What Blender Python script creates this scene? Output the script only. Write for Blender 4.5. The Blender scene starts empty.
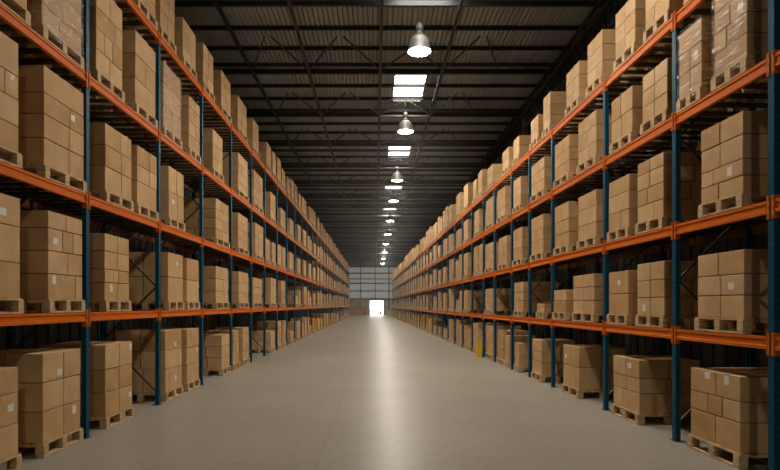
import bpy, bmesh, math, random
from mathutils import Matrix, Vector

# ------------------------------------------------------------------ camera, world, exposure
scene = bpy.context.scene
C = scene.collection
FPX = 565.0                      # focal length in pixels of the 780 x 470 frame
CAMZ = 1.9
cam_d = bpy.data.cameras.new('camera')
cam_d.sensor_fit = 'HORIZONTAL'; cam_d.sensor_width = 36.0
cam_d.lens = FPX / 780.0 * 36.0
cam_d.shift_x = (390.0 - 375.5) / 780.0
cam_d.shift_y = (305.0 - 235.0) / 780.0
cam_d.clip_end = 600
cam = bpy.data.objects.new('camera', cam_d); C.objects.link(cam)
cam.location = (0, 0, CAMZ); cam.rotation_euler = (math.pi / 2, 0, 0)
scene.camera = cam

world = bpy.data.worlds.new('daylight'); scene.world = world
world.use_nodes = True
wn = world.node_tree.nodes; wn['Background'].inputs[0].default_value = (1.0, 0.97, 0.92, 1)
wn['Background'].inputs[1].default_value = 8.0

vs = scene.view_settings
scene.display_settings.display_device = 'sRGB'
vs.view_transform = 'Standard'; vs.look = 'None'; vs.gamma = 1.0; vs.use_curve_mapping = False
vs.exposure = 0.0
scene.cycles.use_denoising = True
scene.cycles.max_bounces = 8; scene.cycles.diffuse_bounces = 4; scene.cycles.glossy_bounces = 4
scene.cycles.transparent_max_bounces = 12
scene.cycles.sample_clamp_indirect = 6.0
SKY_E = 17.0       # daylight coming through the roof lights
LAMP_E = 300.0      # lamp lenses

rnd = random.Random(7)
ROOM_Y0, ROOM_Y1 = -14.0, 112.0
WALL_L, WALL_R, ROOF_Z = -6.5, 6.7, 10.7

# ------------------------------------------------------------------ materials
def new_mat(name):
    m = bpy.data.materials.new(name); m.use_nodes = True
    nt = m.node_tree
    return m, nt, nt.nodes['Principled BSDF']
def lk(nt, a, b): nt.links.new(a, b)
def plain(name, col, rough=.5, metal=0., spec=.5):
    m, nt, b = new_mat(name)
    b.inputs['Base Color'].default_value = (*col, 1); b.inputs['Roughness'].default_value = rough
    b.inputs['Metallic'].default_value = metal; b.inputs['Specular IOR Level'].default_value = spec
    return m
def noisy(name, c1, c2, scale=4., rough=.5, metal=0., detail=6., bump=0., stretch=(1,1,1), per_object=False, lo=.35, hi=.65):
    """two colours mixed by noise"""
    m, nt, b = new_mat(name)
    tc = nt.nodes.new('ShaderNodeTexCoord'); mp = nt.nodes.new('ShaderNodeMapping')
    mp.inputs['Scale'].default_value = stretch
    lk(nt, tc.outputs['Object'], mp.inputs['Vector'])
    nz = nt.nodes.new('ShaderNodeTexNoise'); nz.noise_dimensions = '4D'
    nz.inputs['Scale'].default_value = scale; nz.inputs['Detail'].default_value = detail
    lk(nt, mp.outputs[0], nz.inputs['Vector'])
    if per_object:
        oi = nt.nodes.new('ShaderNodeObjectInfo'); mm = nt.nodes.new('ShaderNodeMath'); mm.operation = 'MULTIPLY'
        mm.inputs[1].default_value = 37.0
        lk(nt, oi.outputs['Random'], mm.inputs[0]); lk(nt, mm.outputs[0], nz.inputs['W'])
    cr = nt.nodes.new('ShaderNodeValToRGB')
    cr.color_ramp.elements[0].position = lo; cr.color_ramp.elements[1].position = hi
    cr.color_ramp.elements[0].color = (*c1, 1); cr.color_ramp.elements[1].color = (*c2, 1)
    lk(nt, nz.outputs['Fac'], cr.inputs['Fac']); lk(nt, cr.outputs['Color'], b.inputs['Base Color'])
    b.inputs['Roughness'].default_value = rough; b.inputs['Metallic'].default_value = metal
    if bump:
        bp = nt.nodes.new('ShaderNodeBump'); bp.inputs['Strength'].default_value = bump; bp.inputs['Distance'].default_value = .01
        lk(nt, nz.outputs['Fac'], bp.inputs['Height']); lk(nt, bp.outputs[0], b.inputs['Normal'])
    return m

def cardboard(name, use_attr):
    """kraft board: per-carton tint, soft mottling, faint vertical fluting"""
    m, nt, b = new_mat(name)
    tc = nt.nodes.new('ShaderNodeTexCoord')
    if use_attr:
        src = nt.nodes.new('ShaderNodeAttribute'); src.attribute_name = 'tint'; r = src.outputs['Fac']
    else:
        src = nt.nodes.new('ShaderNodeObjectInfo'); r = src.outputs['Random']
    tint = nt.nodes.new('ShaderNodeValToRGB'); e = tint.color_ramp.elements
    e[0].position = 0; e[0].color = (.54, .325, .142, 1)
    e[1].position = 1; e[1].color = (.69, .465, .25, 1)
    k = e.new(.5); k.color = (.615, .39, .19, 1)
    lk(nt, r, tint.inputs['Fac'])
    nz = nt.nodes.new('ShaderNodeTexNoise'); nz.noise_dimensions = '4D'
    nz.inputs['Scale'].default_value = 3.2; nz.inputs['Detail'].default_value = 8
    lk(nt, tc.outputs['Object'], nz.inputs['Vector'])
    mm = nt.nodes.new('ShaderNodeMath'); mm.operation = 'MULTIPLY'; mm.inputs[1].default_value = 41.
    lk(nt, r, mm.inputs[0]); lk(nt, mm.outputs[0], nz.inputs['W'])
    cr = nt.nodes.new('ShaderNodeValToRGB')
    cr.color_ramp.elements[0].position = .3; cr.color_ramp.elements[0].color = (.8, .78, .75, 1)
    cr.color_ramp.elements[1].position = .62; cr.color_ramp.elements[1].color = (1, 1, 1, 1)
    lk(nt, nz.outputs['Fac'], cr.inputs['Fac'])
    mx = nt.nodes.new('ShaderNodeMix'); mx.data_type = 'RGBA'; mx.blend_type = 'MULTIPLY'; mx.inputs[0].default_value = 1
    lk(nt, tint.outputs[0], mx.inputs[6]); lk(nt, cr.outputs[0], mx.inputs[7])
    lk(nt, mx.outputs[2], b.inputs['Base Color'])
    b.inputs['Roughness'].default_value = .72; b.inputs['Specular IOR Level'].default_value = .3
    return m
M_CARTON = cardboard('kraft_cardboard', False)
M_CARTONS = cardboard('kraft_cardboard_far', True)
M_TAPE = plain('packing_tape', (.56, .39, .21), .32)
def label_mat():
    m, nt, b = new_mat('paper_label')
    tc = nt.nodes.new('ShaderNodeTexCoord'); wv = nt.nodes.new('ShaderNodeTexWave')
    wv.bands_direction = 'Z'; wv.inputs['Scale'].default_value = 14; wv.inputs['Distortion'].default_value = 1.5
    wv.inputs['Detail'].default_value = 3; wv.inputs['Detail Scale'].default_value = 8
    lk(nt, tc.outputs['Object'], wv.inputs['Vector'])
    cr = nt.nodes.new('ShaderNodeValToRGB')
    cr.color_ramp.elements[0].color = (.62, .60, .57, 1); cr.color_ramp.elements[0].position = .05
    cr.color_ramp.elements[1].color = (.86, .84, .80, 1); cr.color_ramp.elements[1].position = .3
    lk(nt, wv.outputs['Fac'], cr.inputs['Fac']); lk(nt, cr.outputs[0], b.inputs['Base Color'])
    b.inputs['Roughness'].default_value = .5
    return m
M_LABEL = label_mat()
M_WOOD = noisy('pallet_wood', (.42, .28, .145), (.68, .49, .28), 6, .8, stretch=(1.2, 1.2, 5), per_object=True, bump=.15)
M_WOOD_FAR = noisy('pallet_wood_far', (.38, .25, .13), (.60, .43, .24), 3, .8)
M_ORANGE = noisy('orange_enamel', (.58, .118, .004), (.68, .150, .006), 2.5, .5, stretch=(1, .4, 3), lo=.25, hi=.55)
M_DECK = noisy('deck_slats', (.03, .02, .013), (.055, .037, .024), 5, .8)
M_REAR = noisy('rear_beam_shaded', (.10, .03, .008), (.14, .045, .012), 2.5, .6)  # orange rear beams painted darker, shade at the rack's back put into the colour
M_GALV = noisy('galvanised_steel', (.30, .30, .29), (.42, .42, .41), 8, .45, .6)
M_SLIT = plain('dark_slit', (.02, .025, .03), .8)
def blue_mat():
    """blue upright steel with the two rows of punched slots"""
    m, nt, b = new_mat('blue_enamel')
    tc = nt.nodes.new('ShaderNodeTexCoord'); sp = nt.nodes.new('ShaderNodeSeparateXYZ')
    lk(nt, tc.outputs['Object'], sp.inputs[0])
    def M(op, a, bb=None, c=None):
        n = nt.nodes.new('ShaderNodeMath'); n.operation = op
        for i, v in enumerate((a, bb, c)):
            if v is None: continue
            if isinstance(v, (int, float)): n.inputs[i].default_value = v
            else: lk(nt, v, n.inputs[i])
        return n.outputs[0]
    fz = M('ABSOLUTE', M('SUBTRACT', M('FRACT', M('MULTIPLY', sp.outputs['Z'], 1/.075)), .5))
    inz = M('LESS_THAN', fz, .2)
    iny = M('LESS_THAN', M('ABSOLUTE', M('SUBTRACT', M('ABSOLUTE', sp.outputs['Y']), .026)), .008)
    inx = M('LESS_THAN', M('ABSOLUTE', M('SUBTRACT', M('ABSOLUTE', M('SUBTRACT', M('ABSOLUTE', sp.outputs['X']), .045)), .02)), .008)
    hole = M('MULTIPLY', inz, M('MAXIMUM', iny, inx))
    mx = nt.nodes.new('ShaderNodeMix'); mx.data_type = 'RGBA'
    mx.inputs[6].default_value = (.003, .075, .14, 1); mx.inputs[7].default_value = (.004, .03, .05, 1)
    lk(nt, hole, mx.inputs[0]); lk(nt, mx.outputs[2], b.inputs['Base Color'])
    b.inputs['Roughness'].default_value = .4
    return m
M_BLUE = blue_mat()
for q in (M_BLUE, M_ORANGE): q.node_tree.nodes['Principled BSDF'].inputs['Specular IOR Level'].default_value = .14
M_BLUE_PLAIN = plain('blue_enamel_plain', (.004, .075, .12), .45)
M_BRACE = plain('brace_steel', (.05, .055, .06), .5, .3)
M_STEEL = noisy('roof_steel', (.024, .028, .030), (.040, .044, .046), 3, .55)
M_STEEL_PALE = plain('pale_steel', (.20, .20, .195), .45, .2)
M_ROOF = noisy('roof_sheet', (.28, .305, .31), (.37, .395, .39), .6, .55, stretch=(1, .15, 1))
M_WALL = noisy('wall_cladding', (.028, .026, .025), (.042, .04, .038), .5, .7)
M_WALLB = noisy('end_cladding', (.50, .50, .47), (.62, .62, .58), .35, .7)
M_RAIL = plain('end_wall_rail', (.10, .11, .11), .6)
M_YELLOW = plain('safety_yellow', (.72, .47, .02), .45)
M_AMBER = noisy('amber_board', (.46, .21, .035), (.60, .34, .06), 3, .7, per_object=True)
M_RUBBER = plain('black_rubber', (.02, .02, .02), .7)
M_RED = plain('truck_red', (.25, .03, .02), .5)
M_APRON = noisy('yard_concrete', (.5, .49, .46), (.6, .58, .55), .4, .9)

def emissive(name, col, e):
    m, nt, b = new_mat(name)
    b.inputs['Base Color'].default_value = (.8, .8, .8, 1)
    b.inputs['Emission Color'].default_value = (*col, 1); b.inputs['Emission Strength'].default_value = e
    return m
M_SKY = emissive('daylit_panel', (1.0, .94, .85), SKY_E)
M_LENS = emissive('lamp_lens', (1.0, .90, .76), LAMP_E)
M_SHADE = noisy('lamp_aluminium', (.11, .11, .105), (.18, .18, .17), 10, .45, .2, stretch=(1, 1, .2))

def floor_mat():
    m, nt, b = new_mat('polished_concrete')
    tc = nt.nodes.new('ShaderNodeTexCoord')
    n1 = nt.nodes.new('ShaderNodeTexNoise'); n1.inputs['Scale'].default_value = .35; n1.inputs['Detail'].default_value = 9
    n1.inputs['Roughness'].default_value = .62
    lk(nt, tc.outputs['Object'], n1.inputs['Vector'])
    cr = nt.nodes.new('ShaderNodeValToRGB')
    cr.color_ramp.elements[0].position = .32; cr.color_ramp.elements[0].color = (.305, .278, .232, 1)
    cr.color_ramp.elements[1].position = .68; cr.color_ramp.elements[1].color = (.375, .343, .29, 1)
    lk(nt, n1.outputs['Fac'], cr.inputs['Fac'])
    n2 = nt.nodes.new('ShaderNodeTexNoise'); n2.inputs['Scale'].default_value = 7; n2.inputs['Detail'].default_value = 8
    lk(nt, tc.outputs['Object'], n2.inputs['Vector'])
    c2 = nt.nodes.new('ShaderNodeValToRGB')
    c2.color_ramp.elements[0].position = .25; c2.color_ramp.elements[0].color = (.88, .87, .86, 1)
    c2.color_ramp.elements[1].position = .5; c2.color_ramp.elements[1].color = (1, 1, 1, 1)
    lk(nt, n2.outputs['Fac'], c2.inputs['Fac'])
    mx = nt.nodes.new('ShaderNodeMix'); mx.data_type = 'RGBA'; mx.blend_type = 'MULTIPLY'; mx.inputs[0].default_value = 1
    lk(nt, cr.outputs[0], mx.inputs[6]); lk(nt, c2.outputs[0], mx.inputs[7])
    # saw-cut joints every 6 m
    br = nt.nodes.new('ShaderNodeTexBrick'); br.offset = 0
    br.inputs['Scale'].default_value = 1; br.inputs['Brick Width'].default_value = 6; br.inputs['Row Height'].default_value = 6
    br.inputs['Mortar Size'].default_value = .006; br.inputs['Mortar Smooth'].default_value = .2
    br.inputs['Color1'].default_value = (1, 1, 1, 1); br.inputs['Color2'].default_value = (1, 1, 1, 1); br.inputs['Mortar'].default_value = (.72, .71, .7, 1)
    mp = nt.nodes.new('ShaderNodeMapping'); mp.inputs['Location'].default_value = (.7, 2.0, 0)
    lk(nt, tc.outputs['Object'], mp.inputs['Vector']); lk(nt, mp.outputs[0], br.inputs['Vector'])
    m2 = nt.nodes.new('ShaderNodeMix'); m2.data_type = 'RGBA'; m2.blend_type = 'MULTIPLY'; m2.inputs[0].default_value = 1
    lk(nt, mx.outputs[2], m2.inputs[6]); lk(nt, br.outputs['Color'], m2.inputs[7])
    lk(nt, m2.outputs[2], b.inputs['Base Color'])
    rr = nt.nodes.new('ShaderNodeMapRange'); rr.inputs[3].default_value = .32; rr.inputs[4].default_value = .35
    lk(nt, n1.outputs['Fac'], rr.inputs[0]); lk(nt, rr.outputs[0], b.inputs['Roughness'])
    b.inputs['Specular IOR Level'].default_value = .1
    return m
M_FLOOR = floor_mat()

def film_mat():
    m = bpy.data.materials.new('stretch_film'); m.use_nodes = True
    nt = m.node_tree; nt.nodes.clear()
    out = nt.nodes.new('ShaderNodeOutputMaterial')
    tr = nt.nodes.new('ShaderNodeBsdfTransparent'); tr.inputs[0].default_value = (.97, .97, .97, 1)
    gl = nt.nodes.new('ShaderNodeBsdfGlossy'); gl.inputs['Roughness'].default_value = .22; gl.inputs[0].default_value = (.9, .9, .9, 1)
    df = nt.nodes.new('ShaderNodeBsdfDiffuse'); df.inputs[0].default_value = (.75, .74, .72, 1)
    tc = nt.nodes.new('ShaderNodeTexCoord'); mp = nt.nodes.new('ShaderNodeMapping')
    mp.inputs['Rotation'].default_value = (.5, 0, 0); mp.inputs['Scale'].default_value = (1, 1.3, 9)
    nz = nt.nodes.new('ShaderNodeTexNoise'); nz.inputs['Scale'].default_value = 2.6; nz.inputs['Detail'].default_value = 6
    lk(nt, tc.outputs['Object'], mp.inputs[0]); lk(nt, mp.outputs[0], nz.inputs['Vector'])
    bp = nt.nodes.new('ShaderNodeBump'); bp.inputs['Strength'].default_value = .8; bp.inputs['Distance'].default_value = .03
    lk(nt, nz.outputs['Fac'], bp.inputs['Height']); lk(nt, bp.outputs[0], gl.inputs['Normal'])
    cr = nt.nodes.new('ShaderNodeValToRGB')
    cr.color_ramp.elements[0].position = .5; cr.color_ramp.elements[0].color = (.04, .04, .04, 1)
    cr.color_ramp.elements[1].position = .68; cr.color_ramp.elements[1].color = (.45, .45, .45, 1)
    lk(nt, nz.outputs['Fac'], cr.inputs['Fac'])
    m1 = nt.nodes.new('ShaderNodeMixShader'); m1.inputs[0].default_value = .55
    lk(nt, gl.outputs[0], m1.inputs[1]); lk(nt, df.outputs[0], m1.inputs[2])
    m2 = nt.nodes.new('ShaderNodeMixShader')
    lk(nt, cr.outputs[0], m2.inputs[0]); lk(nt, tr.outputs[0], m2.inputs[1]); lk(nt, m1.outputs[0], m2.inputs[2])
    lk(nt, m2.outputs[0], out.inputs[0])
    return m
M_FILM = film_mat()

# ------------------------------------------------------------------ mesh helpers
class MB:
    """collects boxes, bars, prisms and lathes, then builds one mesh"""
    def __init__(s): s.v = []; s.f = []; s.smooth = []; s.tint = []; s.cur = 0.5
    def _faces(s, fs, smooth=False):
        for f in fs: s.f.append(f); s.smooth.append(smooth); s.tint.append(s.cur)
    def box(s, x0, x1, y0, y1, z0, z1):
        if x0 > x1: x0, x1 = x1, x0
        if y0 > y1: y0, y1 = y1, y0
        n = len(s.v)
        s.v += [(x0,y0,z0),(x1,y0,z0),(x1,y1,z0),(x0,y1,z0),(x0,y0,z1),(x1,y0,z1),(x1,y1,z1),(x0,y1,z1)]
        s._faces([(n,n+3,n+2,n+1),(n+4,n+5,n+6,n+7),(n,n+1,n+5,n+4),(n+1,n+2,n+6,n+5),(n+2,n+3,n+7,n+6),(n+3,n,n+4,n+7)])
    def prism(s, prof, axis, a, b):
        """prof: closed polygon in the two other axes (order x,y,z minus axis); extruded from a to b"""
        n = len(s.v); k = len(prof)
        def pt(p, t):
            return (t, p[0], p[1]) if axis == 'x' else (p[0], t, p[1]) if axis == 'y' else (p[0], p[1], t)
        s.v += [pt(p, a) for p in prof] + [pt(p, b) for p in prof]
        s._faces([tuple(range(n, n+k)), tuple(range(n+2*k-1, n+k-1, -1))])
        s._faces([(n+i, n+k+i, n+k+(i+1) % k, n+(i+1) % k) for i in range(k)])
    def bar(s, p, q, w, h=None, up=(0,0,1)):
        h = h or w; p = Vector(p); q = Vector(q); d = (q-p).normalized()
        u = d.cross(Vector(up))
        if u.length < 1e-4: u = d.cross(Vector((1,0,0)))
        u.normalize(); t = u.cross(d)
        n = len(s.v)
        for c in (p, q):
            for a, b in ((-1,-1),(1,-1),(1,1),(-1,1)):
                s.v.append(tuple(c + u*(a*w/2) + t*(b*h/2)))
        s._faces([(n,n+3,n+2,n+1),(n+4,n+5,n+6,n+7)] + [(n+i, n+(i+1)%4, n+4+(i+1)%4, n+4+i) for i in range(4)])
    def tube(s, p, q, r, seg=10):
        p = Vector(p); q = Vector(q); d = (q-p).normalized()
        u = d.orthogonal().normalized(); t = d.cross(u); n = len(s.v)
        for c in (p, q):
            for i in range(seg):
                a = 2*math.pi*i/seg; s.v.append(tuple(c + (u*math.cos(a) + t*math.sin(a))*r))
        s._faces([tuple(range(n+seg-1, n-1, -1)), tuple(range(n+seg, n+2*seg))])
        s._faces([(n+i, n+(i+1)%seg, n+seg+(i+1)%seg, n+seg+i) for i in range(seg)], True)
    def lathe(s, prof, seg=28, close=False):
        """prof: (r, z) from top to bottom"""
        n = len(s.v); k = len(prof)
        for r, z in prof:
            for i in range(seg):
                a = 2*math.pi*i/seg; s.v.append((r*math.cos(a), r*math.sin(a), z))
        for j in range(k-1):
            s._faces([(n+j*seg+i, n+(j+1)*seg+i, n+(j+1)*seg+(i+1)%seg, n+j*seg+(i+1)%seg) for i in range(seg)], True)
        if close:
            s._faces([tuple(range(n+seg-1, n-1, -1)), tuple(range(n+(k-1)*seg, n+k*seg))])
    def mesh(s, name, mat, fix=True, tint=False):
        me = bpy.data.meshes.new(name); me.from_pydata(s.v, [], s.f)
        me.polygons.foreach_set('use_smooth', s.smooth)
        if tint:
            at = me.attributes.new('tint', 'FLOAT', 'FACE'); at.data.foreach_set('value', s.tint)
        if fix:
            bm = bmesh.new(); bm.from_mesh(me); bmesh.ops.recalc_face_normals(bm, faces=bm.faces); bm.to_mesh(me); bm.free()
        me.materials.append(mat); me.update()
        return me
    def build(s, name, mat, parent=None, loc=(0,0,0), rz=0, **k):
        return put(name, s.mesh(name, mat, **k), parent, loc, rz)

def put(name, me, parent=None, loc=(0,0,0), rz=0):
    o = bpy.data.objects.new(name, me); C.objects.link(o)
    o.location = loc; o.rotation_euler = (0, 0, rz)
    if parent: o.parent = parent
    return o
def tag(o, label, cat, group=None, kind=None):
    o['label'] = label; o['category'] = cat
    if group: o['group'] = group
    if kind: o['kind'] = kind
    return o
def struct(o, label=None, cat=None):
    o['kind'] = 'structure'
    if label: o['label'] = label; o['category'] = cat
    return o
def empty(name, loc=(0,0,0), rz=0):
    return put(name, None, None, loc, rz)

ONES = 'zeroth first second third fourth fifth sixth seventh eighth ninth tenth eleventh twelfth thirteenth fourteenth fifteenth sixteenth seventeenth eighteenth nineteenth'.split()
def ordinal(n):
    if n < 20: return ONES[n]
    t, u = divmod(n, 10); T = {2: 'twent', 3: 'thirt', 4: 'fort'}[t]
    return T + ('ieth' if u == 0 else 'y-' + ONES[u])

# ------------------------------------------------------------------ the shell
mb = MB(); mb.box(WALL_L, WALL_R, ROOM_Y0, ROOM_Y1, -.3, 0)
struct(mb.build('floor', M_FLOOR), 'polished beige concrete warehouse floor down the aisle', 'floor')
mb = MB(); mb.box(WALL_L-60, WALL_R+60, ROOM_Y1+.3, ROOM_Y1+150, -.32, -.02)
struct(mb.build('yard_ground', M_APRON), 'sunlit concrete yard seen beyond the open door', 'ground')

def corrugated(n0, n1, pitch, depth):
    """(t, offset) polyline of a trapezoid sheet"""
    pts = []; t = n0
    while t < n1 - 1e-6:
        pts += [(t, 0), (t+pitch*.6, 0), (t+pitch*.66, depth), (t+pitch*.94, depth)]
        t += pitch
    pts.append((n1, 0)); return pts
# roof lights: (x0, x1, y0, y1)
SKYL = [(.55, 2.15, 12.4, 16.0)] + [(.75, 1.95, y, y+3.0) for y in (21.3, 30.7, 40.1, 49.5, 58.9, 68.3, 77.7, 87.1, 96.5)]
mb = MB()
for (a, za), (b, zb) in zip(*(lambda p: (p[:-1], p[1:]))(corrugated(WALL_L, WALL_R, .15, .075))):
    holes = sorted((y0, y1) for x0, x1, y0, y1 in SKYL if b > x0-.02 and a < x1+.02)
    y = ROOM_Y0
    for h0, h1 in holes + [(ROOM_Y1, None)]:
        n = len(mb.v)
        mb.v += [(a, y, ROOF_Z+za), (b, y, ROOF_Z+zb), (b, h0, ROOF_Z+zb), (a, h0, ROOF_Z+za)]
        mb._faces([(n, n+1, n+2, n+3)])
        if h1 is not None: y = h1
o = mb.build('ceiling', M_ROOF); struct(o, 'dark corrugated metal roof sheeting over the aisle', 'ceiling')
sol = o.modifiers.new('thickness', 'SOLIDIFY'); sol.thickness = .03; sol.offset = 0

for k, (x0, x1, y0, y1) in enumerate(sorted(SKYL, key=lambda s: s[2])):
    w = struct(empty('lit_panel_%d' % (k+1), ((x0+x1)/2, (y0+y1)/2, ROOF_Z)), 'bright white roof light panel, %s along the roof ridge' % ordinal(k+1), 'roof light')
    dx, dy = (x1-x0)/2, (y1-y0)/2
    m = MB(); m.box(-dx-.12, dx+.12, -dy-.12, dy+.12, .06, .1); m.build('pane', M_SKY, w)
    m = MB()
    for sx in (-1, 1): m.box(sx*dx, sx*(dx+.1), -dy-.1, dy+.1, -.03, .06)
    for sy in (-1, 1): m.box(-dx, dx, sy*dy, sy*(dy+.1), -.03, .06)
    m.build('frame', M_STEEL_PALE, w)
    m = MB(); nb = 8
    for i in range(1, nb):
        yy = -dy + 2*dy*i/nb; hw = .03 if i == nb//2 else .016
        m.box(-dx, dx, yy-hw, yy+hw, .0, .05)
    m.build('glazing_bar', M_STEEL, w)

for side, x in (('left', WALL_L), ('right', WALL_R)):
    m = MB(); s = -1 if side == 'left' else 1
    prof = corrugated(ROOM_Y0, ROOM_Y1, .4, .05)
    n = len(m.v)
    for t, d in prof: m.v += [(x + s*d, t, -.02), (x + s*d, t, ROOF_Z+.1)]
    m._faces([(n+2*i, n+2*i+2, n+2*i+3, n+2*i+1) for i in range(len(prof)-1)])
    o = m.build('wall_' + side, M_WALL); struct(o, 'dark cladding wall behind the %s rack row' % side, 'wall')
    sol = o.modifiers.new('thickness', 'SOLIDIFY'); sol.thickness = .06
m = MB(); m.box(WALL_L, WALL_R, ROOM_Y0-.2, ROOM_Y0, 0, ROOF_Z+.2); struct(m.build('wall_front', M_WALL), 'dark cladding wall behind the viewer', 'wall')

# far end wall with the open loading door
DX0, DX1, DZ = -1.08, 1.55, 2.75
m = MB(); Y = ROOM_Y1
m.box(WALL_L, DX0, Y, Y+.25, 0, ROOF_Z+.1); m.box(DX1, WALL_R, Y, Y+.25, 0, ROOF_Z+.1); m.box(DX0, DX1, Y, Y+.25, DZ, ROOF_Z+.1)
for i in range(22):                                   # upright seams of the cladding
    x = WALL_L + .3 + i*.6
    if DX0-.1 < x < DX1+.1: m.box(x, x+.05, Y-.02, Y, DZ+.2, ROOF_Z)
    else: m.box(x, x+.05, Y-.02, Y, 0, ROOF_Z)
struct(m.build('wall_back', M_WALLB), 'pale grey end wall of the warehouse far down the aisle', 'wall')
M_ENDP = emissive('glowing_end_panel', (.94, .96, .88), .15)  # faint glow added to these panels to brighten the end wall
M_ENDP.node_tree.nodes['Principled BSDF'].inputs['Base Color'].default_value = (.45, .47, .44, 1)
npanel = len(SKYL)
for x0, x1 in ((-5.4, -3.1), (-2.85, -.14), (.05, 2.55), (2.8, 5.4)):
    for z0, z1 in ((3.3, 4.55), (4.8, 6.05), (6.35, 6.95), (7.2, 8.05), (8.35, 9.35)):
        npanel += 1
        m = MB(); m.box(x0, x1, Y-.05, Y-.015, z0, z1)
        struct(m.build('lit_panel_%d' % npanel, M_ENDP), 'pale end wall panel %s with added glow' % ordinal(npanel-len(SKYL)), 'end wall panel')
k = 0
for z, w in ((2.95, .16), (4.6, .16), (6.1, .18), (7.0, .14), (8.1, .2), (9.4, .16)):
    k += 1; m = MB(); m.box(WALL_L, WALL_R, Y-.14, Y-.02, z, z+w); struct(m.build('trim_%d' % k, M_RAIL), 'horizontal rail %s up the end wall' % ordinal(k), 'wall rail')
for x, w, mt in ((-2.95, .16, M_STEEL_PALE), (-.05, .14, M_RAIL), (2.65, .2, M_RAIL), (-5.6, .2, M_RAIL)):
    k += 1; m = MB(); m.box(x-w/2, x+w/2, Y-.26, Y-.14, 0 if abs(x) > 1.2 else 3.2, ROOF_Z); struct(m.build('trim_%d' % k, mt), 'vertical post %s on the end wall' % ordinal(k-6), 'wall post')
d = struct(empty('door_1', ((DX0+DX1)/2, Y, 0)), 'open bright loading door at the far end of the aisle', 'door')
hw = (DX1-DX0)/2
m = MB(); m.box(-hw-.1, -hw, -.06, .3, 0, DZ+.1); m.box(hw, hw+.1, -.06, .3, 0, DZ+.1); m.box(-hw, hw, -.06, .3, DZ, DZ+.1); m.build('frame', M_STEEL_PALE, d)
m = MB(); m.box(-.45, -.35, .05, .2, 0, DZ); m.build('mullion', M_STEEL, d)
m = MB(); m.tube((-hw, -.3, DZ+.32), (hw, -.3, DZ+.32), .18, 14); m.build('shutter_roll', M_STEEL_PALE, d)

# ------------------------------------------------------------------ roof steel
GIRD = [20.1 + 4.7*i for i in range(-7, 20)]
LONG = [-6.1, -4.4, -2.38, .17, 2.38, 4.4, 6.2]
for i, gy in enumerate(GIRD):
    if not ROOM_Y0 + .3 < gy < ROOM_Y1 - .3: continue
    t = struct(empty('roof_truss', (0, gy, 0)), 'dark double-chord roof truss, %s from the viewer end' % ordinal(i+1), 'roof truss')
    m = MB()
    m.box(WALL_L+.08, WALL_R-.08, -.05, .05, 10.38, 10.5)
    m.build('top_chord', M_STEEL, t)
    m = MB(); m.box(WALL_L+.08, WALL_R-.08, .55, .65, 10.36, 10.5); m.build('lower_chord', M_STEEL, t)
    for j in range(1, 5):
        a, b = LONG[j], LONG[j+1]; mid = (a+b)/2
        ap = -1.45 if j == 3 else -2.35
        m = MB(); m.bar((mid-.1, ap, 10.33), (a+.06, -.04, 10.28), .04, .04); m.bar((mid+.1, ap, 10.33), (b-.06, -.04, 10.28), .04, .04)
        m.build('diagonal_brace', M_STEEL_PALE if (j == 3 and gy > 22) else M_STEEL, t)  # paler braces near the roof lights: their lit look is put into the colour
    if gy > 22:
        m = MB(); m.box(.2, 2.35, -.12, -.04, 10.14, 10.2); m.build('lamp_rail', M_STEEL_PALE, t)
n = 0
for gy in GIRD:
    for f in (.95, 2.4, 3.8):
        y = gy + f
        if not ROOM_Y0 + .3 < y < ROOM_Y1 - .3: continue
        n += 1; m = MB()
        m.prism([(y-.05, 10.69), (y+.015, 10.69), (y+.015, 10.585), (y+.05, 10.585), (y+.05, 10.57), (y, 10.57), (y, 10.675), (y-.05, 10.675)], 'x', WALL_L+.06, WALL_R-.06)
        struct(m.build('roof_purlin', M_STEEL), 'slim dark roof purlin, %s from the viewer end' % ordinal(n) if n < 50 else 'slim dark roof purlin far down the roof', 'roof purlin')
for j, x in enumerate(q for q in LONG if q != 4.4):
    m = MB(); m.bar((x-.035, ROOM_Y0+.1, 10.24), (x-.035, ROOM_Y1-.35, 10.24), .03, .05); m.bar((x+.035, ROOM_Y0+.1, 10.24), (x+.035, ROOM_Y1-.35, 10.24), .03, .05)
    m.box(x-.04, x+.04, ROOM_Y0+.1, ROOM_Y1-.35, 10.265, 10.295)
    struct(m.build('roof_tie', M_STEEL), 'lengthwise twin roof tie, %s from the left wall' % ordinal(j+1), 'roof tie')
# eave lattice girder above the back of the right row, and its posts
m = MB(); x = 6.25
m.bar((x, ROOM_Y0+.2, 10.05), (x, ROOM_Y1-.4, 10.05), .08); m.bar((x, ROOM_Y0+.2, 9.3), (x, ROOM_Y1-.4, 9.3), .08)
y = 4.0
while y < 108:
    m.bar((x, y, 9.3), (x, y+.8, 10.05), .035); m.bar((x, y+.8, 10.05), (x, y+1.6, 9.3), .035); y += 1.6
struct(m.build('eave_girder', M_STEEL), 'lattice eave girder above the right rack row', 'roof girder')
for q, yy in enumerate((24.5, 43.3, 62.1, 80.9, 99.7)):
    for sx in (-6.3, 6.5):
        m = MB(); m.box(sx-.1, sx+.1, yy-.1, yy+.1, 0, 10.2)
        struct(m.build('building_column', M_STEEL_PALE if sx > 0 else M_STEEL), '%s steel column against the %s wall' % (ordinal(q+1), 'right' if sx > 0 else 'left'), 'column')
for q, yy in enumerate((45.4, 51.8, 63.0, 76.0, 90.0)):
    m = MB(); m.tube((-5.5, yy, 10.08), (5.9, yy, 10.08), .055, 8)
    for xx in (-2.4, .17, 2.4): m.box(xx-.02, xx+.02, yy-.02, yy+.02, 10.1, 10.3)
    struct(m.build('service_pipe', M_GALV), 'pale service pipe across the roof, %s down the aisle' % ordinal(q+1), 'pipe')

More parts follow.
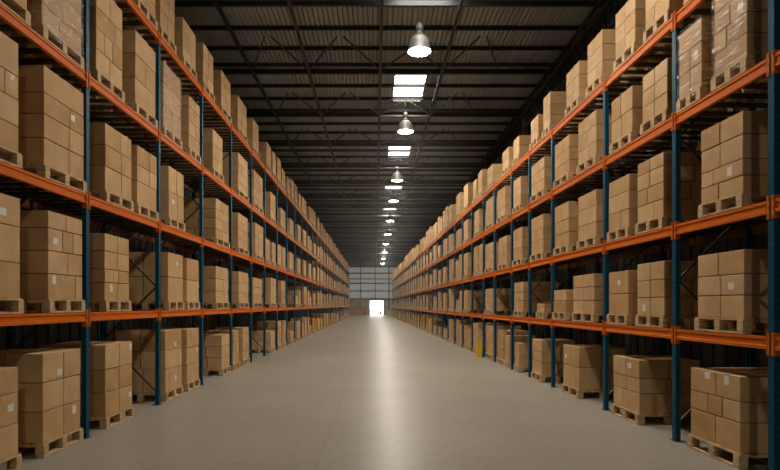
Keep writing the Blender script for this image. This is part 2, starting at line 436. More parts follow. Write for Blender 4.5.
# ------------------------------------------------------------------ high-bay lamps
def lamp(y, x, zr, label):
    t = tag(empty('high_bay_lamp', (x, y, zr)), label, 'lamp', 'high bay lamps hung down the aisle')
    m = MB()
    m.lathe([(.07, .45), (.14, .43), (.20, .39), (.245, .33), (.275, .25), (.295, .16), (.305, .08), (.32, .02), (.345, -.01), (.345, -.04), (.33, -.04), (.325, -.01), (.305, .03), (.29, .08), (.28, .16), (.26, .25), (.23, .32), (.19, .37), (.13, .41), (.05, .43)], 36)
    m.build('shade', M_SHADE, t)
    m = MB()
    for i in range(18):
        a = 2*math.pi*i/18
        m.bar((.255*math.cos(a), .255*math.sin(a), .33), (.306*math.cos(a), .306*math.sin(a), .08), .014, .014)
    m.build('cooling_rib', M_SHADE, t)
    m = MB(); m.lathe([(.0, .01), (.30, .01), (.31, -.01), (.30, -.03), (.0, -.035)], 36); m.build('lens', M_LENS, t)
    m = MB(); m.lathe([(.0, .80), (.05, .79), (.09, .75), (.11, .69), (.11, .63), (.09, .58), (.07, .555), (.07, .53), (.11, .50), (.12, .44), (.0, .43)], 24); m.build('gear_housing', M_SHADE, t)
    m = MB(); m.tube((0, 0, .78), (0, 0, 10.6-zr), .012, 8); m.lathe([(.0, .84), (.03, .83), (.03, .80), (.0, .79)], 12); m.build('hanging_rod', M_STEEL, t)
    m = MB()
    m.bar((-.05, 0, .9), (-.05, 0, 10.46-zr), .006); m.build('power_cable', M_RUBBER, t)
    return t
PURL = sorted(g + f for g in GIRD for f in (.95, 2.4, 3.8))
LAMPY = [min(PURL, key=lambda p: abs(p-y)) for y in (16.3, 23.9, 33.3, 40.3, 49.2, 58., 68., 79., 90., 101.)]
for q, y in enumerate(LAMPY):
    lamp(y, 1.27, 9.26, 'silver bell-shaped lamp over the aisle, %s one from the viewer' % ordinal(q+1))
for y in (min(PURL, key=lambda p: abs(p-y)) for y in (-6., 8.)):  # the rear lamp is unseen fill, added to lighten the near load sides
    lamp(y, 1.27, 9.26, 'silver bell-shaped lamp overhead %s the viewer, outside the picture' % ('added as unseen fill behind' if y < 0 else 'just before'))

# ------------------------------------------------------------------ the two rack rows
YAW = .0186
ROW = {
    -1: dict(X=4.113, yaw=0., tops=(0., 1.796, 3.479, 5.21, 7.065), bh=.13, vp=375.5, name='left'),
    1: dict(X=4.318, yaw=YAW, tops=(0., 1.564, 3.019, 4.548, 5.951), bh=.14, vp=365.0, name='right'),
}
DEPTH = 1.12
POSTS = {-1: [5.36, 8.08, 10.77, 13.45, 16.16, 18.8, 21.1], 1: [3.82, 5.93, 7.82, 10.13, 13.0, 14.82, 16.62, 18.82, 20.62]}
while POSTS[-1][-1] < 88: POSTS[-1].append(POSTS[-1][-1] + 2.62)
while POSTS[1][-1] < 89: POSTS[1].append(POSTS[1][-1] + 2.22)

def place(s, u, v, z):
    """row coordinates (along, into the rack, up) to the world"""
    r = ROW[s]; x = s*(r['X'] + v); y = u; c, sn = math.cos(r['yaw']), math.sin(r['yaw'])
    return (x*c - y*sn, x*sn + y*c, z)
def Yof(s, px):
    return FPX*ROW[s]['X'] / abs(px - ROW[s]['vp']) - (.08 if s > 0 else 0.)
MESH = {}
def cached(key, fn):
    if key not in MESH: MESH[key] = fn()
    return MESH[key]

def post_mesh(s, h, front):
    def f():
        m = MB(); w, d, t, l = .045, .07, .006, .02
        P = [(0, -w), (0, w), (d, w), (d, w-l), (d-t, w-l), (d-t, w-t), (t, w-t), (t, -w+t), (d-t, -w+t), (d-t, -w+l), (d, -w+l), (d, -w)]
        if not front: P = [(d-a, b) for a, b in P]
        m.prism([(s*a, b) for a, b in P], 'z', 0, h); return m.mesh('upright', M_BLUE)
    return cached(('post', s, round(h, 3), front), f)
def foot_mesh(s):
    def f():
        m = MB(); m.box(s*-.02, s*.12, -.075, .075, 0, .008)
        for a in (-.06, .06): m.tube((s*.05, a, .008), (s*.05, a, .022), .011, 8)
        return m.mesh('foot_plate', M_BLUE_PLAIN)
    return cached(('foot', s), f)
def beam_mesh(s, L, h, front):
    def f():
        m = MB()
        P = [(0, 0), (0, -.032), (.012, -.04), (.012, -h+.042), (0, -h+.034), (0, -h), (.05, -h), (.05, -.02), (.03, -.02), (.03, 0)]
        if not front: P = [(.05-a, b) for a, b in P]
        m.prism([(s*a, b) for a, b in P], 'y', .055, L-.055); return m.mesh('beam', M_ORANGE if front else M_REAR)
    return cached(('beam', s, round(L, 3), h, front), f)
def conn_mesh(s):
    def f():
        m = MB()
        m.box(s*-.008, s*-.002, .015, .06, -.205, .045); m.box(s*-.008, s*.06, .052, .058, -.205, .045)
        for z in (-.18, -.08, .02): m.box(s*-.013, s*-.008, .026, .04, z-.012, z+.012)
        return m.mesh('connector', M_ORANGE)
    return cached(('conn', s), f)
def conn_mesh_far(s):
    def f():
        m = MB(); m.box(s*-.008, s*-.002, -.06, -.015, -.205, .045); m.box(s*-.008, s*.06, -.058, -.052, -.205, .045)
        for z in (-.18, -.08, .02): m.box(s*-.013, s*-.008, -.04, -.026, z-.012, z+.012)
        return m.mesh('connector', M_ORANGE)
    return cached(('connf', s), f)
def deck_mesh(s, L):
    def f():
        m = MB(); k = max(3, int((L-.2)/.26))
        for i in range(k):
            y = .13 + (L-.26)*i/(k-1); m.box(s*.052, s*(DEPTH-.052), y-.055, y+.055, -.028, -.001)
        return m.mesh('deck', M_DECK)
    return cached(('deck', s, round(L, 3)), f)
def brace_mesh(s, za, zb, flip):
    def f():
        m = MB(); a, b = (.06, DEPTH-.06) if not flip else (DEPTH-.06, .06)
        m.bar((s*a, 0, za), (s*b, 0, zb), .03, .03, (0, 1, 0)); return m.mesh('brace', M_BRACE)
    return cached(('brace', s, round(za, 2), round(zb, 2), flip), f)

LEVELN = ('floor level', 'lowest beam', 'second beam', 'third beam', 'top beam')
def bay_name(s, i):
    return '%s %s bay' % (ordinal(i+1), ROW[s]['name'])
def bay(s, i):
    R = ROW[s]; P = POSTS[s]; u0, u1 = P[i], P[i+1]; L = u1-u0; yaw = R['yaw']
    H = R['tops'][4] - .02
    where = ('cut by the photo edge' if i == 0 else 'filling the gap between its two blue posts')
    t = tag(empty('pallet_rack_bay', place(s, u0, 0, 0), yaw),
            'blue and orange pallet rack bay, %s along the %s row from the viewer' % (ordinal(i+1), R['name']), 'pallet rack', 'pallet rack bays lining the aisle')
    near = u0 < 26
    ends = [0.] + ([L] if i == len(P)-2 else [])
    for e in ends:
        for front in (True, False):
            a = put('upright', post_mesh(s, H, front), t, (0 if front else s*(DEPTH-.07), e, 0))
            if near: put('foot_plate', foot_mesh(s), a)
        if u0 < 32:
            z = .25; fl = False
            while z + 1.05 < H - .2:
                b = put('brace', brace_mesh(s, z, z+1.0, fl), t, (0, e, 0)); z += 1.0; fl = not fl
    for lv in range(1, 5):
        z = R['tops'][lv]
        bm_ = put('beam', beam_mesh(s, L, R['bh'], True), t, (s*-.002, 0, z))
        if near:
            put('connector', conn_mesh(s), bm_, (0, 0, 0)); put('connector', conn_mesh_far(s), bm_, (0, L, 0))
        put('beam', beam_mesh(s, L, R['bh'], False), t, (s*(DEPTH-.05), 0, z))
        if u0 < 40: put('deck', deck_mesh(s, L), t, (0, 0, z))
for s in (-1, 1):
    for i in range(len(POSTS[s])-1): bay(s, i)

# ------------------------------------------------------------------ pallet loads
PH = .175
LOADS = []     # dict(s, i, lv, u0, u1, zt, rows(top to bottom), cols, which, wrap)
def load_px(s, i, lv, xa, xb, zt, rows=None, cols=None, wrap=False, lab=()):
    a, b = sorted((Yof(s, xa)*1.005, Yof(s, xb)*1.005)); zt = CAMZ + (zt-CAMZ)*1.005
    LOADS.append(dict(s=s, i=i, lv=lv, u0=a, u1=b, zt=zt, rows=rows, cols=cols, wrap=wrap, lab=dict(lab)))
# left row, first bay
load_px(-1, 0, 0, -44, 19, 1.197, (.30, .36, .37), [(.5,)]*3, lab=[((1, 1), (.72, .55))])
load_px(-1, 0, 0, 43, 81, 1.30, (.37, .37, .40), [(.53,)]*3, lab=[((0, 0), (.8, .25)), ((2, 1), (.6, .75))])
load_px(-1, 0, 1, -44, 21, 3.14, (.34, .42, .42), [(.5,)]*3)
load_px(-1, 0, 1, 48.5, 83, 3.10, (.21, .27, .28, .31), [(.5,), (.4, .7), (.55,), (.78,)], lab=[((1, 0), (.5, .45)), ((3, 0), (.2, .85))])
load_px(-1, 0, 2, -44, 19.5, 4.92, (.38, .26, .30, .30), [(.5,), (.35, .75), (.5,), (.5,)])
load_px(-1, 0, 2, 44, 84.6, 4.89, (.30, .236, .267, .30), [(1,), (.62,), (.6,), (.6,)], lab=[((1, 1), (.02, .6))])
load_px(-1, 0, 3, -44, 28, 6.55); load_px(-1, 0, 3, 42, 82, 6.6, wrap=True)
load_px(-1, 0, 4, -44, 22, 8.15); load_px(-1, 0, 4, 44, 82, 8.1)
# second bay
load_px(-1, 1, 0, 105.5, 132.5, 1.297, (.39, .36, .38), [(.5,)]*3, lab=[((0, 1), (.86, .75)), ((2, 1), (.8, .6))])
load_px(-1, 1, 1, 105, 129.5, 3.0, (.265, .27, .2, .27), [(.5,), (.5,), (.35, .55), (.5,)], lab=[((3, 0), (.5, .7))])
load_px(-1, 1, 2, 105.5, 132, 4.69, (.33, .32, .37), [(.55,), (.58,), (.6,)]); load_px(-1, 1, 2, 137.5, 157, 4.68, (.33, .28, .40), [(.6,), (.6,), (1,)])
load_px(-1, 1, 3, 96.5, 123, 6.69, (.36, .30, .30, .32), [(.5,), (.7,), (.3, .6), (.5,)]); load_px(-1, 1, 3, 135.5, 156, 6.63, (.40, .42, .44), [(1,), (.5,), (1,)])
load_px(-1, 1, 4, 100, 125, 8.1); load_px(-1, 1, 4, 137, 156, 8.05)
# third bay
load_px(-1, 2, 0, 165.5, 182, 1.41, (.42, .36, .46), [(1,), (1,), (1,)], lab=[((0, 0), (.6, .25))]); load_px(-1, 2, 0, 187, 199, 1.377, (.42, .38, .40), [(1,)]*3, lab=[((1, 0), (.85, .8))])
load_px(-1, 2, 1, 168, 183, 2.96, (.50, .50), [(1,), (1,)], lab=[((0, 0), (.6, .6))]); load_px(-1, 2, 1, 187, 199, 2.94, (.50, .49), [(1,), (1,)])
load_px(-1, 2, 2, 169, 184, 4.69, (.5, .53), [(.5,), (.55,)])
load_px(-1, 2, 3, 163.5, 181, 6.65, (.4, .42, .42), [(.5,), (1,), (.5,)], wrap=True); load_px(-1, 2, 3, 189, 200, 6.55)
load_px(-1, 2, 4, 160.5, 175, 8.2); load_px(-1, 2, 4, 183, 196, 8.07)
# right row, second bay (the first only shows its edge)
load_px(1, 1, 0, 690, 740, 1.08, (.30, .24, .36), [(.46,), (.33, .62), (.47,)], lab=[((0, 1), (.3, .8)), ((0, 0), (.55, .75))])
load_px(1, 1, 1, 697, 744, 2.545, (.29, .25, .28), [(.53,), (.47,), (.48,)], lab=[((1, 0), (.55, .45))])
load_px(1, 1, 2, 700.5, 743, 4.135, (.27, .28, .19, .20), [(.52,), (.52,), (.69,), (.56,)], lab=[((2, 0), (.42, .5))])
load_px(1, 1, 3, 678.5, 701.5, 5.61, (.30, .28, .32), [(1,), (.5,), (.5,)], wrap=True); load_px(1, 1, 3, 713.5, 747, 5.73, (.24, .26, .24, .28), [(1,), (.5,), (.6,), (1,)], wrap=True, lab=[((1, 0), (.4, .4))])
load_px(1, 1, 4, 686, 708, 6.95); load_px(1, 1, 4, 716, 745, 6.9)
# third bay
load_px(1, 2, 0, 613, 639, 1.036, (.31, .24, .33), [(.5,), (.45,), (.62,)], lab=[((0, 0), (.7, .6))])
load_px(1, 2, 1, 608.5, 628, 2.48, (.40, .36), [(1,), (1,)], lab=[((0, 0), (.45, .5))]); load_px(1, 2, 1, 637, 664, 2.55, (.28, .27, .28), [(.5,)]*3)
load_px(1, 2, 2, 608.5, 629, 4.06, (.28, .30, .30), [(1,), (1,), (.4,)]); load_px(1, 2, 2, 637, 663, 4.13, (.2, .24, .25, .26), [(.5,), (.5,), (.6,), (.35,)])
load_px(1, 2, 3, 611, 632, 5.465, (.38, .38), [(.55,), (.5,)]); load_px(1, 2, 3, 642, 667, 5.45, (.25, .25, .25), [(.5,)]*3)
load_px(1, 2, 4, 615, 635, 6.91, (.27, .27, .27), [(.5,), (.5,), (.5,)]); load_px(1, 2, 4, 645, 669, 6.95)
# fourth bay
load_px(1, 3, 0, 563, 579, 1.05, (.42, .45), [(.5,), (.5,)])
load_px(1, 3, 1, 553.5, 566, 2.24, (.26, .27), [(1,), (1,)]); load_px(1, 3, 1, 573, 594, 2.51, (.26, .27, .26), [(.5,)]*3)
load_px(1, 3, 2, 554.5, 568.5, 4.12); load_px(1, 3, 2, 578, 596, 4.08)
load_px(1, 3, 3, 554.5, 569, 5.53); load_px(1, 3, 3, 578, 596, 5.57)
load_px(1, 3, 4, 566, 579, 6.85); load_px(1, 3, 4, 587, 602, 6.94)
# the next bays of either row: (level, far or near edge px, other edge px, top)
for i, lv, xa, xb, zt in (
    (3, 0, 222, 230, 1.1), (3, 1, 216, 228.5, 2.92), (3, 2, 216, 229, 4.68), (3, 3, 213, 223, 6.38), (3, 4, 203.5, 213.8, 8.2), (3, 4, 221.5, 231, 8.2),
    (4, 0, 233.5, 239, 1.16), (4, 0, 243, 249, 1.2), (4, 1, 239, 248.5, 2.93), (4, 2, 238.5, 248, 4.69), (4, 3, 238.5, 248, 6.5), (4, 4, 238, 247, 8.2),
    (5, 1, 253.5, 262, 2.84), (5, 2, 255.4, 263.5, 4.74), (5, 3, 254, 263, 6.5), (5, 4, 253, 259, 8.2), (6, 0, 271, 275, .86)):
    load_px(-1, i, lv, xa, xb, zt)
for i, lv, xa, xb, zt in (
    (4, 0, 532, 541.5, 1.047), (4, 1, 537, 544, 1.95), (4, 2, 531, 543, 4.13), (4, 3, 531, 544, 5.5), (4, 4, 543, 550, 6.9), (4, 4, 530.5, 538, 6.68),
    (5, 0, 514.5, 519, .83), (5, 1, 514, 523, 2.55), (5, 2, 513, 522, 4.07), (5, 3, 513, 520.5, 5.5), (5, 4, 513, 519, 6.68),
    (6, 0, 497, 503, 1.1), (6, 0, 504.8, 508.6, .98), (6, 2, 498.5, 506.5, 4.04), (6, 3, 497, 505, 5.6), (6, 4, 502, 508.5, 6.68),
    (7, 0, 486, 492, 1.2), (7, 1, 485, 491.5, 2.48), (7, 2, 485, 492.5, 4.05), (7, 3, 485.5, 492.5, 5.6), (7, 4, 487, 492.5, 6.7)):
    load_px(1, i, lv, xa, xb, zt)
# the rest of both rows, filled bay by bay
def autofill(s, i):
    P = POSTS[s]; a, b = P[i]+.12, P[i+1]-.12; tops = ROW[s]['tops']
    for lv in range(5):
        if (s, i, lv) == (-1, 6, 0): continue
        room = (tops[lv+1]-tops[lv]-ROW[s]['bh']-.16) if lv < 4 else 1.2
        n = 2 if rnd.random() < ((.75 if s < 0 else .4) if lv == 4 else .22 if lv >= 2 else .3) else 1
        if lv < 2 and rnd.random() < .1: continue
        for q in range(n):
            part = (b-a)/n
            w = part*rnd.uniform(.66, .8) if n == 2 else rnd.uniform(1.08, 1.34) if s < 0 else rnd.uniform(.92, 1.14)
            w = min(w, part-.12)
            u = a + (q+1)*part - w - rnd.uniform(0., min(.35, part-w))
            hmax = min(room, 1.2)
            h = hmax*rnd.uniform(.74, 1.0) if lv >= 2 else hmax*rnd.choice((.5, .75, .85, .95, 1.))
            amber = lv == 0 and P[i] > 36 and rnd.random() < .6
            LOADS.append(dict(s=s, i=i, lv=lv, u0=u, u1=u+w, zt=tops[lv]+h, rows=None, cols=None, wrap=False, lab={}, amber=amber))
for i in range(6, len(POSTS[-1])-1): autofill(-1, i)
for i in range(8, len(POSTS[1])-1): autofill(1, i)

ROWN = {1: ('only',), 2: ('top', 'bottom'), 3: ('top', 'middle', 'bottom'), 4: ('top', 'upper', 'lower', 'bottom'), 5: ('top', 'upper', 'middle', 'lower', 'bottom')}
GAP = .014
for L in LOADS:
    z0 = ROW[L['s']]['tops'][L['lv']] + (.004 if L['lv'] else .003)
    L['z0'] = z0; H = L['zt'] - z0 - PH
    if L['rows'] is None:
        k = max(2, min(4, round(H/.29))); rr = [rnd.choice((1, 1, .85, 1.1)) for _ in range(k)]
        L['rows'] = rr
    sm = sum(L['rows']); L['rows'] = [h*H/sm for h in L['rows']]
    if L['cols'] is None:
        L['cols'] = [rnd.choice(((.5,), (.5,), (.5,), (.42,), (.6,), (.34, .67), (1,))) for _ in L['rows']]
    L['d'] = min(1.03, max(.85, L['u1']-L['u0'] + .05))
    same = [q for q in LOADS if q['s'] == L['s'] and q['i'] == L['i'] and q['lv'] == L['lv']]
    L['which'] = 'sole' if len(same) == 1 else ('near' if L['u0'] == min(q['u0'] for q in same) else 'far')
    um = (L['u0']+L['u1'])/2
    L['um'] = um; L['cells'] = []
    # cells: (row, name, u0, u1, v0, v1, z0, z1)
    z = L['zt']; nr = len(L['rows']); face = 0
    for r, h in enumerate(L['rows']):
        cuts = [0.] + [c for c in L['cols'][r] if c < 1] + [1.]
        w = L['u1']-L['u0']; nc = len(cuts)-1
        nm = {1: ('front',), 2: ('near front', 'far front'), 3: ('near front', 'centre front', 'far front')}[nc]
        vs_ = .02 + L['d']*rnd.choice((.5, .5, .46, .55))
        for c in range(nc):
            L['cells'].append((r, c, nm[c], L['u0']+w*cuts[c], L['u0']+w*cuts[c+1], .02, vs_, z-h, z)); face += 1
        ne = cuts[1] if nc > 1 else 1.
        L['cells'].append((r, 8, 'near rear' if nc > 1 else 'rear', L['u0'], L['u0']+w*ne, vs_, .02+L['d'], z-h, z))
        if nc > 1 and (L['lv'] == 0 and r == 0): L['cells'].append((r, 9, 'far rear', L['u0']+w*ne, L['u1'], vs_, .02+L['d'], z-h, z))
        elif nc > 1: L.setdefault('hid', []).append((L['u0']+w*ne, L['u1'], vs_, .02+L['d'], z-h, z))
        z -= h
    # how large one carton shows: frame test and size
    x, y, _ = place(L['s'], um, 0, 0)
    px = 375.5 + FPX*x/y; py = 305 - FPX*((z0+L['zt'])/2-CAMZ)/y
    e1 = 375.5 + FPX*place(L['s'], L['u1'], 0, 0)[0]/L['u1']
    top = 305 - FPX*(z0-CAMZ)/L['u1']
    L['inview'] = -5 < e1 < 785 and top > -5
    L['size'] = FPX*FPX*(L['u1']-L['u0'])*H/(um*um)/max(face, 1)*(1 if 0 < px < 780 and 0 < py < 470 else .45)

order = sorted([L for L in LOADS if L['inview'] and not L.get('amber')], key=lambda q: -q['size'])
cnt = 0
for L in order:
    k = len(L['cells'])
    if cnt + k <= 312: cnt += k; L['ind'] = True
    elif cnt > 300: break

# meshes
def carton_mesh(d, w, h):
    d, w, h = round(d, 3), round(w, 3), round(h, 3)
    def f():
        me = bpy.data.meshes.new('carton'); bm = bmesh.new(); bmesh.ops.create_cube(bm, size=1)
        for v in bm.verts: v.co = Vector((v.co.x*d, v.co.y*w, (v.co.z+.5)*h))
        bmesh.ops.bevel(bm, geom=bm.edges[:], offset=.010, segments=2, profile=.6, affect='EDGES')
        bm.to_mesh(me); bm.free(); me.materials.append(M_CARTON); return me
    return cached(('carton', d, w, h), f)
def carton(L, cell):
    r, c, nm, u0, u1, v0, v1, z0, z1 = cell; s = L['s']
    w, d, h = u1-u0-GAP, v1-v0-GAP, z1-z0-.008
    jv = rnd.uniform(0, .006) if c < 8 else 0.
    uc, vc = (u0+u1)/2 + rnd.uniform(-.0015, .0015), (v0+v1)/2 + jv*(-1 if rnd.random() < .5 else 0)
    o = put('carton', carton_mesh(d, w, h), None, place(s, uc, vc, z0), ROW[s]['yaw'])
    lab = L['lab'].get((r, c)) if c < 8 else None
    if c < 8 and lab is None and rnd.random() < .05: lab = (rnd.uniform(.3, .7), rnd.uniform(.35, .7))
    kind = 'brown carton'
    front = -s*d/2
    if lab:
        a, b = lab; kind = 'labelled carton'
        hw, hh = (.055, .04) if rnd.random() < .6 else (.045, .055)
        hh = min(hh, h*.35)
        yc = max(-w/2+hw+.01, min(w/2-hw-.01, (a-.5)*w)); zc = max(hh+.015, min(h-hh-.015, b*h))
        q = MB(); q.box(front, front - s*.0025, -hw, hw, -hh, hh); q.build('paper_label', M_LABEL, o, (0, yc, zc))['label'] = 'white paper label'
    if rnd.random() < .35 and c < 8:
        q = MB(); tw = .024; dn = min(.075, h*.3)
        q.box(front, front - s*.0015, -tw, tw, h-dn, h-.006)
        q.box(front, front + s*.12, -tw, tw, h, h+.001) if r == 0 else None
        q.build('packing_tape', M_TAPE, o)
    rn = ROWN[len(L['rows'])][r]
    lev = LEVELN[L['lv']]
    tag(o, '%s, %s row %s, %s load on %s, %s' % (kind, rn, nm, L['which'], lev, bay_name(s, L['i'])), 'carton', 'cardboard cartons stacked on pallets')

stuff = MB(); amber = MB(); stuff_p = MB()
def rbox(mbx, s, u0, u1, v0, v1, z0, z1):
    n = len(mbx.v); mbx.box(0, 1, 0, 1, 0, 1)
    P = [(u0,v0),(u0,v1),(u1,v1),(u1,v0)]
    mbx.v[n:] = [place(s, u, v, z) for z in (z0, z1) for u, v in P]

# pallets
def pallet_parts(s, d, w):
    d, w = round(d, 2), round(w, 2)
    def f():
        deck = MB(); nb = 6
        for i in range(nb):
            x = d*i/nb + .012; deck.box(s*x, s*(x + d/nb - .024), -w/2, w/2, PH-.022, PH)
        for k in (-1, 0, 1): deck.box(0, s*d, k*(w/2-.05)-.05, k*(w/2-.05)+.05, PH-.044, PH-.022)
        bl = MB(); bl.box(s*-.0, s*.11, -.05, .05, .022, PH-.044)
        bot = MB(); bot.box(0, s*.1, -w/2, w/2, 0, .022)
        allm = MB()
        for k in (-1, 0, 1):
            y = k*(w/2-.05)
            for x in (0, d/2-.055, d-.11): allm.box(s*x, s*(x+.11), y-.05, y+.05, .022, PH-.044)
        for x in (0, d/2-.05, d-.1): allm.box(s*x, s*(x+.1), -w/2, w/2, 0, .022)
        allm.v_d = None
        n0 = len(allm.v)
        off = len(allm.v); allm.v += deck.v; allm.f += [tuple(i+off for i in q) for q in deck.f]; allm.smooth += deck.smooth; allm.tint += deck.tint
        return deck.mesh('top_deck', M_WOOD), bl.mesh('block', M_WOOD), bot.mesh('bottom_board', M_WOOD), allm.mesh('pallet', M_WOOD)
    return cached(('pallet', s, d, w), f)
vis = sorted([L for L in LOADS if L['inview']], key=lambda q: q['um'])
full = set(id(L) for L in vis[:44]); single = set(id(L) for L in vis[44:300])
PV = -.006
for L in LOADS:
    s = L['s']; yaw = ROW[s]['yaw']; w = L['u1']-L['u0'] + .03; d = L['d'] + .04
    ids = id(L)
    lb = 'wooden pallet under the %s load on %s, %s' % (L['which'], LEVELN[L['lv']], bay_name(s, L['i']))
    if ids in full:
        dk, bl, bt, _ = pallet_parts(s, d, w); d_, w_ = round(d, 2), round(w, 2)
        t = tag(empty('wooden_pallet', place(s, L['um'], PV, L['z0']), yaw), lb, 'pallet', 'wooden pallets carrying the loads')
        put('top_deck', dk, t)
        for k in (-1, 0, 1):
            for x in (0, d_/2-.055, d_-.11): put('block', bl, t, (s*x, k*(w_/2-.05), 0))
        for x in (0, d_/2-.05, d_-.1): put('bottom_board', bt, t, (s*x, 0, 0))
    elif ids in single:
        tag(put('wooden_pallet', pallet_parts(s, d, w)[3], None, place(s, L['um'], PV, L['z0']), yaw), lb, 'pallet', 'wooden pallets carrying the loads')
    elif L['inview'] or L['um'] < 12:
        a, b = L['um']-w/2, L['um']+w/2
        rbox(stuff_p, s, a, b, PV, PV+d, L['z0']+PH-.04, L['z0']+PH); rbox(stuff_p, s, a, b, PV, PV+d, L['z0'], L['z0']+.022)
        for uu in (a, (a+b)/2-.05, b-.1): rbox(stuff_p, s, uu, uu+.1, PV, PV+d, L['z0']+.022, L['z0']+PH-.04)
n_amber = 0
for L in LOADS:
    s = L['s']
    if L.get('ind'):
        for cell in L['cells']: carton(L, cell)
        for (u0, u1, v0, v1, z0, z1) in L.get('hid', ()): pass
    elif L.get('amber'):
        n_amber += 1
        a, b = L['u0'], L['u1']; z0 = L['z0']+PH; h = L['zt']-z0
        q = MB(); w, d = b-a, L['d']
        q.box(0, s*d, -w/2, w/2, 0, h)
        for k in range(1, 3): q.box(s*-.012, 0, -w/2, w/2, h*k/3-.015, h*k/3+.015)
        for k in (-1, 1): q.box(s*-.012, 0, k*w/2, k*(w/2-.05), 0, h)
        o = q.mesh('storage_crate', M_AMBER if n_amber % 3 else M_YELLOW)
        tag(put('storage_crate', o, None, place(s, L['um'], .02, z0), ROW[s]['yaw']), 'amber storage crate at floor level, %s load of the %s' % (L['which'], bay_name(s, L['i'])), 'crate', 'amber crates at floor level far down the aisle')
    else:
        base = rnd.random()
        for (r, c, nm, u0, u1, v0, v1, z0, z1) in L['cells']:
            stuff.cur = min(1, max(0, base*.5 + rnd.random()*.5)); g = GAP/2 + (.004 if L['um'] > 14 else 0)
            rbox(stuff, s, u0+g, u1-g, v0+g, v1-g, z0, z1-.012)
    if L['wrap']:
        q = MB(); z0 = L['z0']+PH*.6; h = L['zt']-z0+.012; w = L['u1']-L['u0']; d = L['d']; e = .012
        n = len(q.v)
        X0, X1, Y0, Y1 = s*(-e-.004), s*(d+e), -w/2-e, w/2+e
        q.box(X0, X1, Y0, Y1, 0, h); q.f.pop(0); q.smooth.pop(0); q.tint.pop(0)
        tag(q.build('stretch_film', M_FILM, None, place(s, L['um'], .02, z0), ROW[s]['yaw'], fix=False), 'clear glossy stretch film around the %s load on %s, %s' % (L['which'], LEVELN[L['lv']], bay_name(s, L['i'])), 'stretch film', 'stretch film around wrapped loads')
tag(stuff.build('cartons', M_CARTONS, tint=True), 'remaining brown cardboard cartons stacked on pallets all down both rack rows', 'cartons', kind='stuff')
if stuff_p.v: tag(stuff_p.build('wooden_pallets', M_WOOD_FAR), 'remaining small wooden pallets at the far end of both rack rows', 'pallets', kind='stuff')

# ------------------------------------------------------------------ yellow post guard, far clutter
def guard(s, u, label):
    t = tag(empty('post_guard', place(s, u, -.16, 0), ROW[s]['yaw']), label, 'post guard')
    m = MB(); P = [(-.09, -.09), (.10, -.09), (.10, -.07), (-.07, -.07), (-.07, .07), (.10, .07), (.10, .09), (-.09, .09)]
    m.prism([(s*a, b) for a, b in P], 'z', .01, .62); m.build('shield', M_YELLOW, t)
    m = MB(); m.box(s*-.14, s*.12, -.13, .13, 0, .012)
    for a in (-.11, .11): m.tube((s*-.11, a, .012), (s*-.11, a, .03), .012, 8)
    m.build('base_plate', M_YELLOW, t)
guard(1, 20.62, 'yellow steel post guard standing on the floor at the right rack row')

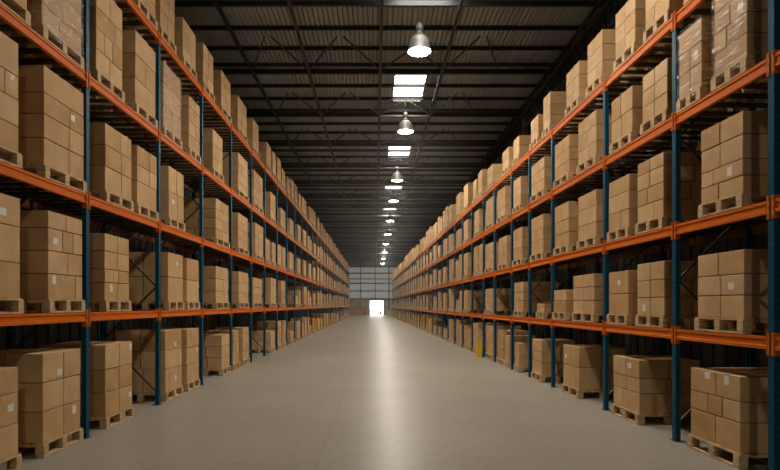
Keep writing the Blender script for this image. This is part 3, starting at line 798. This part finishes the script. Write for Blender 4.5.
def stack_crate(x, y, z, w, d, h, mat, label, name='storage_crate'):
    m = MB(); m.box(-w/2, w/2, -d/2, d/2, .1, h); m.box(-w/2-.02, w/2+.02, -d/2-.02, -d/2, h-.1, h)
    for k in (-1, 0, 1): m.box(k*(w/2-.08)-.05, k*(w/2-.08)+.05, -d/2-.03, d/2, 0, h-.02)
    for q in (.35, .65): m.box(-w/2, w/2, -d/2-.015, -d/2, h*q-.03, h*q+.03)
    tag(m.build(name, mat, None, (x, y, z)), label, 'crate', 'crates stacked before the end wall')
M_BROWN = noisy('brown_board', (.34, .20, .10), (.48, .30, .15), 3, .75, per_object=True)
spots = [(-4.5, 104, 1.25, .95, M_BROWN), (-3.15, 104.2, 1.2, .9, M_BROWN), (-2.35+.3, 106, 1.0, .8, M_BROWN), (2.75, 105, 1.1, .85, M_YELLOW)]
words_ = ('by the left rack end', 'beside the tallest brown stack', 'next to the bright door on its left', 'right of the bright door')
for (x, y, w, h, mt), wd in zip(spots, words_):
    for k in range(1 if x > -1 else 2 if x > -3 else 3):
        col = 'yellow' if (mt is M_YELLOW or (k == 0 and x == -3.15)) else 'brown'
        stack_crate(x, y, k*(h+.005), w, 1.1, h, M_AMBER if col == 'yellow' and mt is not M_YELLOW else mt, '%s crate in the stack %s, %s tier' % (col, wd, ('floor', 'second', 'third')[k]))
# hand pallet truck standing in the bright doorway
t = tag(empty('hand_pallet_truck', (.95, 113.6, 0)), 'dark hand pallet truck parked in the bright doorway', 'pallet truck')
m = MB(); m.box(-.27, -.11, -1.1, 0, .07, .13); m.box(.11, .27, -1.1, 0, .07, .13); m.build('fork', M_RUBBER, t)
m = MB(); m.box(-.25, .25, 0, .22, .1, .5); m.tube((0, .12, .4), (0, .12, .75), .09, 12); m.build('pump_body', M_RUBBER, t)
m = MB(); m.bar((0, .15, .6), (0, .42, 1.35), .05); m.tube((-.18, .42, 1.38), (.18, .42, 1.38), .025, 8); m.tube((-.18, .4, 1.2), (.18, .42, 1.38), .02, 8); m.build('handle', M_RUBBER, t)
for sx in (-.1, .1):
    m = MB(); m.tube((-.03, 0, 0), (.03, 0, 0), .1, 16); m.build('wheel', M_RUBBER, t, (sx, .12, .1))

# ------------------------------------------------------------------ faint dust haze in the hall
mh = bpy.data.materials.new('dust_haze'); mh.use_nodes = True; nt = mh.node_tree; nt.nodes.clear()
out = nt.nodes.new('ShaderNodeOutputMaterial'); vsn = nt.nodes.new('ShaderNodeVolumeScatter')
vsn.inputs['Color'].default_value = (.95, .97, 1, 1); vsn.inputs['Density'].default_value = .0018; vsn.inputs['Anisotropy'].default_value = .2
lk(nt, vsn.outputs[0], out.inputs['Volume'])
m = MB(); m.prism([(-3.9, 18), (3.6, 18), (2.1, 101), (-3.9, 101)], 'z', .04, 9.1)
tag(m.build('haze', mh), 'faint dust haze hanging in the warehouse air', 'haze', kind='stuff')
